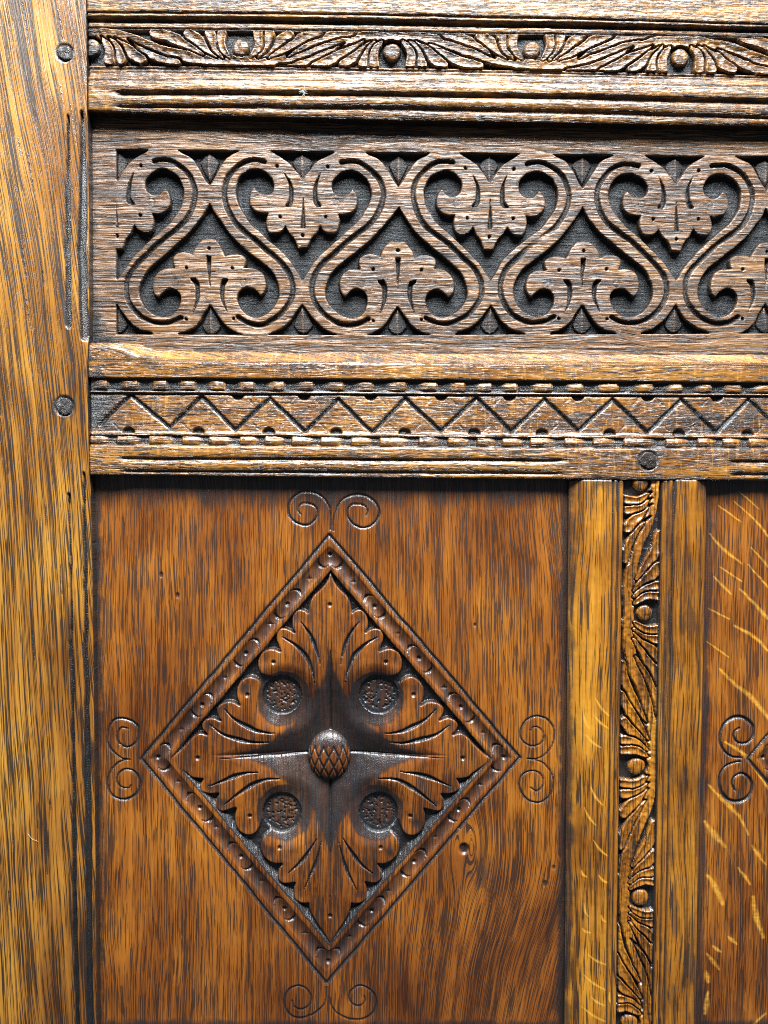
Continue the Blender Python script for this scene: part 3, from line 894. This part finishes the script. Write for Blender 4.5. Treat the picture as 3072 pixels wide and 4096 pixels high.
def diamond(px, py, lab0=0):
    """relief of one carved lozenge, drawn in the place of the left-hand one"""
    h = np.zeros(px.shape); stain_shade = np.zeros(px.shape); lab = np.zeros(px.shape, int)
    wx = px + wob(px, py, 3.0, 0.015, 101); wy = py + wob(px, py, 3.0, 0.015, 102)
    so = poly_sdf(wx, wy, OUT4); si = poly_sdf(wx, wy, IN4)
    inside = si < 0
    band = (so < 0) & (~inside)
    # scribed outline
    g = np.clip(1 - np.abs(so) / 9.5, 0, 1)
    h -= 1.3 * g; stain_shade = np.maximum(stain_shade, ss(0.08, 0.45, g) * 0.92)
    # hollow run round the border
    t = -so / np.maximum(-so + si, 1)
    hol = np.where(band, np.clip(1 - ((t - 0.54) / 0.31) ** 2, 0, 1), 0)
    h -= 1.9 * hol * (0.8 + 0.4 * vn(px * 0.03, py * 0.03, 103))
    stain_shade = np.maximum(stain_shade, hol * 0.62)
    # punched moons, dots and stars along the hollow
    cm = [((OUT4[k][0] * 0.44 + IN4[k][0] * 0.56), (OUT4[k][1] * 0.44 + IN4[k][1] * 0.56)) for k in range(4)]
    for k in range(4):
        p = np.array(cm[k]); q = np.array(cm[(k + 1) % 4])
        d = (q - p); Ls = np.linalg.norm(d); e = d / Ls
        for fr, sg in CRES:
            c = p + d * fr
            lx = ((px - c[0]) * e[0] + (py - c[1]) * e[1]); ly = -(px - c[0]) * e[1] + (py - c[1]) * e[0]
            near = (np.abs(lx) < 60) & (np.abs(ly) < 60)
            r = np.hypot(lx + sg * 14, ly)
            m = np.clip(1 - np.abs(r - 24) / (8.5 * np.clip(1 - np.abs(ly) / 25, 0.0, 1) + 0.4), 0, 1) * (lx * sg > -16) * (np.abs(ly) < 24) * near
            h -= 1.5 * m; stain_shade = np.maximum(stain_shade, 0.9 * ss(0.1, 0.4, m))
        for fr in DOTF:
            c = p + d * fr
            m = 1 - ss(5, 11, np.hypot(px - c[0], py - c[1]))
            h -= 1.3 * m; stain_shade = np.maximum(stain_shade, m * 0.9)
        for fr in STARF:
            c = p + d * fr
            ax = np.abs(px - c[0]); ay = np.abs(py - c[1])
            m = np.clip(1 - (np.sqrt(ax / 15.0) + np.sqrt(ay / 15.0)) * 0.8, 0, 1)
            h -= 1.6 * m; stain_shade = np.maximum(stain_shade, 0.85 * ss(0.05, 0.4, m))
    # leaf cross standing on a sunk, tooled ground
    X = np.where(wx >= 1320, wx, 2640 - wx)
    sl = np.full(px.shape, 50.0)
    box = (px > 640) & (px < 2010) & (py > 2240) & (py < 3830)
    if box.any():
        sl[box] = poly_sdf(X[box], wy[box], LEAF)
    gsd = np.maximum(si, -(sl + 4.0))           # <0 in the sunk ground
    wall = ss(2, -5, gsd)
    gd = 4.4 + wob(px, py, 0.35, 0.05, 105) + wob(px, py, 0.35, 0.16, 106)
    h = np.where(inside, 0, h)
    # hollows of the leaf
    cx, cy = 1319.0, 3022.0
    aa = np.abs(px - cx) / 490.0; bb = np.abs(py - cy) / 540.0
    val = np.clip(1 - (aa ** 0.64 + bb ** 0.64), 0, 1)
    lf = -11.5 * (0.6 * val + 0.4 * ss(0.0, 0.55, val))
    sv = ss(0.02, 0.22, val) * 0.80
    for ex, ey, lx, ly in ((1514, 2786, -8, 12), (1514, 3259, -8, -4)):
        d = np.hypot(X - ex - lx, py - ey - ly)
        dish = (1 - ss(66, 150, d))
        lf -= 4.2 * dish
        sv = np.maximum(sv, 0.62 * ss(0.15, 0.6, dish))
    for lx, ly, r in ((1440, 2475, 34), (1500, 2545, 32), (1745, 2838, 34), (1800, 2905, 34), (1580, 2640, 36), (1660, 2755, 36), (1805, 3150, 32), (1745, 3215, 32),
                      (1660, 3300, 36), (1560, 3410, 40), (1500, 3500, 32), (1440, 3580, 32)):
        d = np.hypot(X - lx, py - ly)
        g = np.exp(-(d / r) ** 2)
        lf -= 0.9 * g; sv = np.maximum(sv, 0.5 * g)
    for pts, w in VEINS:
        s = stroke(X, wy, smooth_pts(pts, 4), 0.8, 0.8, w)
        g = np.clip(1 - s, 0, 1)
        lf -= 2.0 * ss(0, 0.8, g); sv = np.maximum(sv, ss(0.05, 0.35, g) * 0.92)
    s = stroke(wx, wy, np.array([(1326, 2500), (1322, 2800), (1319, 3020), (1320, 3300), (1321, 3590)], float), 1, 1, 8)
    g = np.clip(1 - s, 0, 1); lf -= 1.6 * ss(0, 0.8, g); sv = np.maximum(sv, ss(0.05, 0.4, g) * 0.9)
    s = stroke(wx, wy, np.array([(850, 3036), (1100, 3030), (1319, 3024), (1560, 3026), (1800, 3034)], float), 1, 1, 7)
    g = np.clip(1 - s, 0, 1); lf -= 1.2 * ss(0, 0.8, g); sv = np.maximum(sv, ss(0.05, 0.4, g) * 0.7)
    for dx, dy in DOTS:
        m = 1 - ss(5, 11, np.hypot(X - dx, py - dy))
        lf -= 1.3 * m; sv = np.maximum(sv, 0.85 * m)
    lf -= 0.45 * np.exp(-np.clip(-sl, 0, 99) / 7.0)
    lf += wob(px, py, 0.18, 0.03, 107)
    gw = 9 + 19 * ss(2900, 3150, py)
    gfl = -gd * ss(-1, 1, -si / gw * 2 - 1)
    base = np.where(inside, lf * (1 - wall) + gfl * wall, 0)
    # eye floors: stippled discs
    for ey in (2786, 3259):
        d = np.hypot(X - 1514, py - ey)
        m = (d < 78) & inside
        stip = ss(0.62, 0.8, vn(px * 0.17, py * 0.17, 108))
        base = np.where(m, -6.2 + 0.9 * (d / 78) ** 4 * 0 - 0.9 * stip * (d < 66), base)
        sv = np.where(m, np.where(d < 60, 0.74 + 0.2 * stip, 0.97), sv)
    h = np.where(inside, base, h)
    eye = (np.hypot(X - 1514, py - 2786) < 78) | (np.hypot(X - 1514, py - 3259) < 78)
    svn = ss(0.30, 0.62, sv + (fbm(px * 0.035, py * 0.012, 119) - 0.5) * 0.55) * 0.86
    sv = np.where(eye, sv, np.where(sv > 0.86, sv, svn))
    stain_shade = np.where(inside, np.where(eye, sv, np.maximum(sv, ss(2, -2, gsd) * 0.96)), stain_shade)
    # dark polish left in the hollows of the whole leaf
    lab = np.where(inside & ((gsd > -6)) & (si < -2) & (~eye), 1, lab)
    quad = (px - cx) * 0
    up_ = np.abs(px - cx) * 1.15 < np.abs(py - cy)
    q = np.where(up_, np.where(py < cy, 1, 2), np.where(px < cx, 3, 4))
    lab = np.where(lab == 1, q, 0)
    lab = np.where(band & (so < -3), 5, lab)
    names = {1: 'leaf', 2: 'leaf', 3: 'leaf', 4: 'leaf', 5: 'diamond_border'}
    return h, stain_shade, lab, names


def spiral_cut(px, py, h, stain_shade, sp, w, dep):
    for pts in sp:
        s = stroke(px + wob(px, py, 1.6, 0.06, 111), py + wob(px, py, 1.6, 0.06, 112), smooth_pts(pts, 4), w * 0.45, w * 0.5, w)
        g = np.clip(1 - s, 0, 1)
        h = h - dep * ss(0, 0.9, g)
        stain_shade = np.maximum(stain_shade, ss(0.05, 0.4, g) * 0.9)
    return h, stain_shade


def f_panel(px, py):
    h, stain_shade, lab, names = diamond(px, py)
    h, stain_shade = spiral_cut(px, py, h, stain_shade, SPIRALS[:2] + SPIRALS[4:6], 8.0, 1.1)
    h, stain_shade = spiral_cut(px, py, h, stain_shade, SPIRALS[2:4] + SPIRALS[6:], 6.5, 0.9)
    h = h + wob(px, py, 0.25, 0.006, 113)
    # old knot with its hole, dark streak below it, and a few dents
    d = np.hypot((px - 1856) / 1.0, (py - 3396) / 1.15)
    m = 1 - ss(12, 24, d)
    h -= 1.8 * m; stain_shade = np.maximum(stain_shade, 0.9 * m)
    sm = 0.75 * np.exp(-(((px - 1920 - (py - 3480) * 0.35) / 55) ** 2 + ((py - 3490) / 85) ** 2)) * ss(0.25, 0.6, vn(px * 0.08, py * 0.03, 114))
    stain_shade = np.maximum(stain_shade, sm)
    for (x, y, r) in ((645, 2300, 9), (710, 2382, 9), (2180, 3535, 10), (2215, 3470, 7), (1900, 2500, 6)):
        m = 1 - ss(r * 0.5, r, np.hypot((px - x), (py - y) * 0.6))
        h -= 0.8 * m; stain_shade = np.maximum(stain_shade, 0.85 * m)
    # old black polish lodged round the edges, with shade painted in beside the muntin
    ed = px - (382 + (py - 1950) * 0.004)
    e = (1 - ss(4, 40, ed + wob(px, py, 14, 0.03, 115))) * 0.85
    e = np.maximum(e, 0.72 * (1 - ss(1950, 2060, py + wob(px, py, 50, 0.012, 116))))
    e = np.maximum(e, (1 - ss(8, 26, 2262 - px - (py - 1950) * 0.008 + wob(px, py, 10, 0.03, 117))) * 0.8)  # shade along the muntin side, put in as dark colour
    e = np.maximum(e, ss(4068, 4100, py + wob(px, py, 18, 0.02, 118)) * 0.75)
    stain_shade = np.maximum(stain_shade, e)
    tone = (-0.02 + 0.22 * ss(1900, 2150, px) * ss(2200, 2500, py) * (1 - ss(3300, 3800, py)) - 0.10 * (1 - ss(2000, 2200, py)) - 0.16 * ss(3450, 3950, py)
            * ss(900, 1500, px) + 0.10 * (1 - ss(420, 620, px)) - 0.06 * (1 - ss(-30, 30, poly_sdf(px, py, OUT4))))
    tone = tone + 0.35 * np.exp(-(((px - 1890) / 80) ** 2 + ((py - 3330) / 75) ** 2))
    return dict(h=h, stain_shade=stain_shade, lab=lab, names=names, tone=tone)


def g_panel(px, py, ac, al):
    dx = px - 1856; dy = py - 3396
    r2 = (dx / 95.0) ** 2 + (dy / 150.0) ** 2
    a = ac - np.sign(dx) * PXMM * 60 * np.exp(-r2) * (1 - np.exp(-(dx / 30.0) ** 2))
    # heart of the board: arched figure in the lower right
    w = ss(1500, 2050, px) * ss(3300, 3900, py)
    a = a + w * (py - 3300) * PXMM * 0.22
    a = a - ss(1600, 2100, px) * (1 - ss(2100, 2700, py)) * (py - 2400) * PXMM * 0.12
    return a + (fbm(px * 0.003, py * 0.0012, 121) - 0.5) * 9, al


xs = axis(348, 2310, 600, 2110, 3.1, 4.5)
ys = axis(1880, 4480, 2110, 3960, 3.1, 4.2)
PX, PY = grid(xs, ys)
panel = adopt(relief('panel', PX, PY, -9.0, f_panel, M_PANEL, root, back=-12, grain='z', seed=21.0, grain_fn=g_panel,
                     label='reddish brown oak panel carved with the leafy diamond'))

# acorn boss in the middle of the leaf
PX, PY = grid(np.linspace(1317 - 92, 1317 + 92, 92), np.linspace(3018 - 104, 3018 + 104, 104))


def f_acorn(px, py):
    x = (px - 1317) / 86.0; y = (py - 3018) / 98.0
    r2 = x * x + y * y
    dome = np.sqrt(np.clip(1 - r2, 0, 1))
    h = -0.5 + 8.0 * dome ** 0.9
    # bulging lozenges below a smooth pointed cup
    w = np.sqrt(np.clip(1 - y * y * 0.55, 0.1, 1))
    a = np.arcsin(np.clip(x / w, -1, 1)) * 1.65
    u = a * 1.25 + y * 1.25; v = a * 1.25 - y * 1.25
    du = np.abs(u - np.round(u)); dv = np.abs(v - np.round(v))
    g = np.minimum(du, dv)
    cup = (y < -0.48 + 0.16 * np.abs(np.mod(a * 1.25 * 2 + 0.5, 1.0) - 0.5) * 2)
    cut = np.where(cup, 0, 1 - ss(0.02, 0.20, g))
    h -= 1.1 * cut * (r2 < 1)
    h -= np.where(cup, 0.35, 0)
    stain_shade = np.where(cup, 0.80, ss(0.35, 0.8, cut) * 0.95)
    stain_shade = np.maximum(stain_shade, ss(0.80, 0.98, r2) * 0.9)
    h = np.where(r2 > 1, -1.5, h)
    return dict(h=h, stain_shade=stain_shade, tone=np.full(px.shape, -0.08))


acorn = relief('acorn_boss', PX, PY, -17.0, f_acorn, M_PANEL, panel, back=-3, grain='z', seed=29.0)

# ------------------------------------------------------------------ muntin
mxl = lambda y: np.interp(y, [1850, 1905, 4096, 4480], [2284.5, 2284, 2266, 2263])
mxr = lambda y: np.interp(y, [1850, 1905, 4096, 4480], [2842, 2841, 2794, 2786])
MUN_PROF = [(0, -5.0), (6, -4.2), (42, -1.0), (52, -0.1), (60, 0), (162, 0), (166, -0.6), (170, -1.9), (174, -0.6), (179, -0.2), (184, -0.3), (188, -0.8), (191, -1.8),
            (194, -0.9), (200, -0.5), (207, -0.6), (212, -1.4), (217, -5), (360, -5), (365, -3), (369, -1.7), (376, -0.9), (386, -0.7), (389, -1.0), (392, -1.8), (395, -0.9), (400, -0.5),
            (408, -0.5), (411, -0.9), (414, -2.1), (417, -0.8), (422, -0.1), (430, 0), (500, 0), (508, -0.5), (550, -3.6), (557, -5)]
MSTEM = smooth_pts([(1880, 2626), (1929, 2620), (2008, 2614), (2102, 2589), (2165, 2560), (2260, 2532), (2349, 2521), (2454, 2517), (2533, 2516), (2612, 2524), (2691, 2543),
                    (2729, 2562), (2792, 2584), (2860, 2601), (2939, 2611), (3018, 2613), (3097, 2610), (3202, 2598), (3281, 2570), (3349, 2540), (3429, 2513), (3508, 2501), (3587, 2499),
                    (3692, 2508), (3760, 2525), (3823, 2547), (3886, 2567), (3954, 2583), (4033, 2588), (4120, 2584), (4250, 2560), (4400, 2510)], 3)
MFLECK = []
for (oy, segs) in ((2650, [((345, 270), (460, 415)), ((330, 395), (460, 510)), ((270, 545), (390, 650)), ((310, 945), (400, 1085)), ((260, 1100), (350, 1240)), ((255, 380), (300, 500))]),
                   (3350, [((330, 20), (450, 150)), ((370, 285), (450, 350)), ((390, 590), (430, 645)), ((245, 690), (310, 725)), ((290, 890), (430, 970)),
                           ((250, 1040), (430, 1165)), ((310, 1210), (420, 1280)), ((240, 1285), (430, 1405)), ((240, 250), (280, 300)), ((260, 500), (290, 600)),
                           ((455, 1180), (475, 1280)), ((1065, 760), (1075, 820))])):
    for a, b in segs:
        MFLECK.append(((2200 + a[0] / 1.9025, oy + a[1] / 1.9025), (2200 + b[0] / 1.9025, oy + b[1] / 1.9025)))


def f_muntin(px, py):
    w = (px - mxl(py)) / (mxr(py) - mxl(py)) * 557
    w = w + wob(px * 2, py, 2.0, 0.006, 131)
    h = prof(w, MUN_PROF)
    eyes = [(1930, 2568, -1, 0.90, 1.08, 33), (2454, 2584, 1, 0.92, 1.10, 32), (3070, 2553, -1, 0.92, 1.10, 33), (3597, 2566, 1, 0.86, 1.05, 32), (4100, 2524, -1, 0.86, 1.05, 33)]
    # along = photo y, across = minus photo x (berries hang to the right of the stem)
    X = py + wob(px, py, 5, 0.02, 132); Y = -(px + wob(px, py, 4, 0.02, 133))
    ee = [(a, -b, f, sx, sy, r) for a, b, f, sx, sy, r in eyes]
    st = MSTEM.copy(); st[:, 1] *= -1
    v, lab, names = vine(X, Y, ee, st, 20, 1, 0.80)
    m = (w > 216) & (w < 362)
    gz = -5 + wob(px, py, 0.5, 0.06, 134)
    h = np.where(m, np.maximum(h, gz + v * 4.4), h)
    lab = np.where(m, lab, 0)
    stain_shade = np.where(m, (1 - ss(0.22, 0.66, v)), 0) * 0.97
    for a, b, s in ((167, 173, .9), (188, 194, .8), (210, 219, .95), (359, 370, .95), (389, 395, .7), (411, 417, .92)):
        g = ss(a - 3, a + 1, w) * (1 - ss(b - 1, b + 3, w))
        stain_shade = np.maximum(stain_shade, g * s)
    stain_shade = np.maximum(stain_shade, 0.75 * (1 - ss(8, 34, w + wob(px, py, 26, 0.012, 135))))
    stain_shade = np.maximum(stain_shade, 0.45 * ss(0.5, 0.65, fbm(px * 0.03, py * 0.006, 136)) * ss(375, 390, w))
    stain_shade = np.maximum(stain_shade, 0.7 * (1 - ss(1925, 1990, py + wob(px, py, 30, 0.03, 137))) * ss(0.4, 0.6, vn(px * 0.05, py * 0.02, 138)))
    fl = np.zeros(px.shape)
    for a, b in MFLECK:
        mid_ = (0.5 * (a[0] + b[0]) - 5, 0.5 * (a[1] + b[1]) + 4)
        s = stroke(px, py, smooth_pts([a, mid_, b], 3), 1.2, 2.0, 5.0)
        fl = np.maximum(fl, np.clip(1.5 - s, 0, 1) * 0.95)
    jt = 1 - ss(1912, 1926, py)
    h -= 1.2 * jt; stain_shade = np.maximum(stain_shade, 0.85 * jt)
    h += wob(px, py, 0.2, 0.02, 139)
    tone = 0.10 * ss(50, 60, w) * (1 - ss(160, 170, w)) - 0.10 * ss(365, 400, w) + 0.1 * ss(500, 520, w)
    return dict(h=h, stain_shade=stain_shade, lab=lab, names=names, fleck=fl * (1 - stain_shade), tone=tone)


def g_soft(amp, f, seed):
    def g(px, py, ac, al):
        return ac + (fbm(px * f, py * f * 0.4, seed) - 0.5) * amp, al
    return g


ys = axis(1912, 4480, 1912, 4110, 3.1)
T, YS = np.meshgrid(np.linspace(0, 1, 186), ys)
PX = mxl(YS) + (mxr(YS) - mxl(YS)) * T
muntin = adopt(relief('muntin', PX, YS, -0.6, f_muntin, M_MUNTIN, root, grain='z', seed=33.0, grain_fn=g_soft(9, 0.004, 141)))

# ------------------------------------------------------------------ right-hand panel (its edge shows)
RFLECK = [([(2873, 2021), (2965, 2089)], 4), ([(2954, 1963), (3038, 2037)], 4), ([(2936, 2005), (3015, 2076), (3072, 2144), (3120, 2215)], 5), ([(2839, 2134), (2889, 2192), (2967, 2255)], 7),
          ([(3004, 2189), (3072, 2265), (3130, 2340)], 5), ([(2881, 2268), (2967, 2326)], 5), ([(2991, 2257), (3072, 2347), (3110, 2400)], 5), ([(2852, 2305), (2925, 2376)], 6),
          ([(2962, 2357), (3072, 2473), (3130, 2530)], 8), ([(2833, 2433), (2917, 2476)], 4), ([(2936, 2502), (3020, 2549), (3072, 2604)], 8), ([(2825, 2565), (2915, 2628)], 4),
          ([(2878, 2676), (2936, 2734), (3004, 2787), (3072, 2868), (3120, 2930)], 10), ([(2899, 2968), (2988, 3028), (3072, 3155)], 9), ([(2833, 3139), (2894, 3202), (2957, 3265), (2994, 3339)], 9),
          ([(2818, 3286), (2860, 3340), (2899, 3386)], 13), ([(3007, 3382), (3062, 3458)], 8), ([(2952, 3471), (3002, 3537)], 8), ([(2831, 3502), (2862, 3550), (2889, 3615)], 14),
          ([(3012, 3587), (3025, 3665), (3052, 3749)], 13), ([(2915, 3747), (2946, 3776)], 9), ([(2852, 3784), (2883, 3807)], 8), ([(2828, 3815), (2875, 3876)], 9),
          ([(2823, 3886), (2833, 3928)], 12), ([(2831, 3970), (2820, 4054)], 12), ([(3062, 4054), (3000, 4110)], 7), ([(3090, 2700), (3170, 2790)], 7), ([(3100, 3300), (3160, 3400)], 8)]


def f_right(px, py):
    h = np.zeros(px.shape); stain_shade = np.zeros(px.shape); lab = np.zeros(px.shape, int)
    h, stain_shade, lab, names = diamond(px - SHIFT_B, py)
    h, stain_shade = spiral_cut(px, py, h, stain_shade, SPIRALS_B, 11, 1.4)
    fl = np.zeros(px.shape)
    for pts, w in RFLECK:
        s = stroke(px + wob(px, py, 4, 0.05, 151), py, smooth_pts(pts, 3), w * 0.55, w * 0.6, w * 1.1)
        fl = np.maximum(fl, np.clip(1.4 - s * 1.2, 0, 1) * (0.45 + 0.65 * vn(px * 0.06, py * 0.16, 152)))
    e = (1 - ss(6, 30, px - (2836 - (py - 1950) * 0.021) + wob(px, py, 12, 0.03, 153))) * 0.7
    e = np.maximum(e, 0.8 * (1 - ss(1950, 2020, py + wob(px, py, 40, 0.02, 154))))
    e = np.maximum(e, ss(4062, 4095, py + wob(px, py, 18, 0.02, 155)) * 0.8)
    stain_shade = np.maximum(stain_shade, e * (1 - fl))
    h = h + wob(px, py, 0.2, 0.006, 156)
    return dict(h=h, stain_shade=stain_shade, lab=lab, names=names, fleck=np.clip(fl, 0, 0.95) * (1 - stain_shade), tone=np.full(px.shape, 0.05) - 0.15 * ss(3500, 3900, py))


PX, PY = grid(axis(2740, 3420, 2740, 3085, 3.4, 6), axis(1880, 4480, 1880, 4110, 3.4, 8))
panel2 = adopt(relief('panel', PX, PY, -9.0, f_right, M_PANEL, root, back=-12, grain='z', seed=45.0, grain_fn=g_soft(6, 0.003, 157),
                      label='brown oak panel flecked with yellow rays and cut with a pair of bold spirals'))


# ------------------------------------------------------------------ pegs
def peg(px, py, rx, ry, z, host, seed):
    cx, cz = backproject(np.array(px, float), np.array(py, float), z)
    n = 26; rings = [0.0, 0.35, 0.7, 0.9, 1.0, 1.03]
    hs = [0.7, 0.7, 0.55, 0.35, -0.3, -4.0]
    co = []; q = []; rng = np.random.RandomState(seed)
    ph = rng.uniform(0, 6.28, 3)
    for i, (r, hh) in enumerate(zip(rings, hs)):
        for k in range(n):
            a = 2 * math.pi * k / n
            w = 1 + 0.09 * math.sin(2 * a + ph[0]) + 0.07 * math.sin(3 * a + ph[1]) + 0.04 * math.sin(7 * a)
            rr = max(r, 0.02) * w
            co.append((cx + rr * rx * PXMM * math.cos(a), -(z + hh + 0.35 * math.sin(3 * a + ph[2]) * r + rng.uniform(-0.28, 0.28)), cz + rr * ry * PXMM * math.sin(a)))
    for i in range(len(rings) - 1):
        for k in range(n):
            k2 = (k + 1) % n
            q.append((i * n + k, (i + 1) * n + k, (i + 1) * n + k2, i * n + k2))
    co = np.array(co)
    gr = np.stack([co[:, 0] + co[:, 2] * 0.6, co[:, 2] * 0.7 - co[:, 0], np.full(len(co), seed * 3.1)], -1)
    z_ = np.zeros(len(co))
    return mesh_from('peg', co * MM, np.array(q), {'grain': gr, 'stain_shade': z_, 'fleck': z_, 'tone': z_}, M_PEG, host)


peg(258, 210, 29, 30, -0.2, stile, 1)
peg(256, 1624, 31, 38, -0.2, stile, 2)
peg(2593, 1842, 36, 34, -0.2, mid_rail, 3)


# ------------------------------------------------------------------ lint and a stray hair
def fibre_mesh(name, curves, r, col, label, cat):
    me = bpy.data.meshes.new(name)
    V = []; F = []
    for c in curves:
        c = np.array(c, float); b0 = len(V)
        for i, p in enumerate(c):
            t = c[min(i + 1, len(c) - 1)] - c[max(i - 1, 0)]
            t /= np.linalg.norm(t) + 1e-9
            a = np.cross(t, [0.3, 1, 0.2]); a /= np.linalg.norm(a); b = np.cross(t, a)
            for k in range(4):
                an = k * math.pi / 2
                V.append(tuple((p + r * (a * math.cos(an) + b * math.sin(an))) * MM))
        for i in range(len(c) - 1):
            for k in range(4):
                F.append((b0 + i * 4 + k, b0 + i * 4 + (k + 1) % 4, b0 + i * 4 + 4 + (k + 1) % 4, b0 + i * 4 + 4 + k))
        F.append(tuple(b0 + k for k in (3, 2, 1, 0))); F.append(tuple(b0 + (len(c) - 1) * 4 + k for k in range(4)))
    me.from_pydata(V, [], F)
    m = bpy.data.materials.new(name + '_fibre'); m.use_nodes = True
    nt = m.node_tree
    bs = nt.nodes['Principled BSDF']
    ns = nt.nodes.new('ShaderNodeTexNoise'); ns.inputs['Scale'].default_value = 900
    cr = nt.nodes.new('ShaderNodeValToRGB')
    cr.color_ramp.elements[0].color = (*[c * 0.7 for c in col], 1); cr.color_ramp.elements[1].color = (*col, 1)
    nt.links.new(ns.outputs['Fac'], cr.inputs[0]); nt.links.new(cr.outputs[0], bs.inputs['Base Color'])
    bs.inputs['Roughness'].default_value = 0.8
    me.materials.append(m)
    o = bpy.data.objects.new(name, me); sc.collection.objects.link(o)
    o['label'] = label; o['category'] = cat
    return o


rng = np.random.RandomState(11)
cx, cz = backproject(np.array(1213.0), np.array(365.0), 0.4)
cv = []
for k in range(16):
    p = np.array([cx, -0.2, cz]) + rng.uniform(-0.7, 0.7, 3) * [1, 0.3, 1.2]
    d = rng.normal(0, 1, 3) * [1, 0.25, 1]; line = []
    for i in range(9):
        line.append(p.copy()); d = d * 0.8 + rng.normal(0, 0.55, 3) * [1, 0.2, 1]
        p = p + d / (np.linalg.norm(d) + 1e-6) * 0.42
        p[1] = min(max(p[1], -1.3), 0.1)
    cv.append(line)
fibre_mesh('lint_tuft', cv, 0.05, (0.75, 0.78, 0.74), 'tiny pale tuft of lint caught on the moulding of the top rail', 'lint')
pts = [(112, 3335), (120, 3345), (127, 3354), (135, 3359), (143, 3361), (151, 3365)]
line = []
for i, (x, y) in enumerate(pts):
    a, b = backproject(np.array(float(x)), np.array(float(y)), 0.3)
    line.append((a, -0.35 - 0.2 * (i % 2), b))
fibre_mesh('stray_fibre', [line], 0.07, (0.80, 0.60, 0.42), 'short pale stray fibre lying on the golden oak stile', 'fibre')
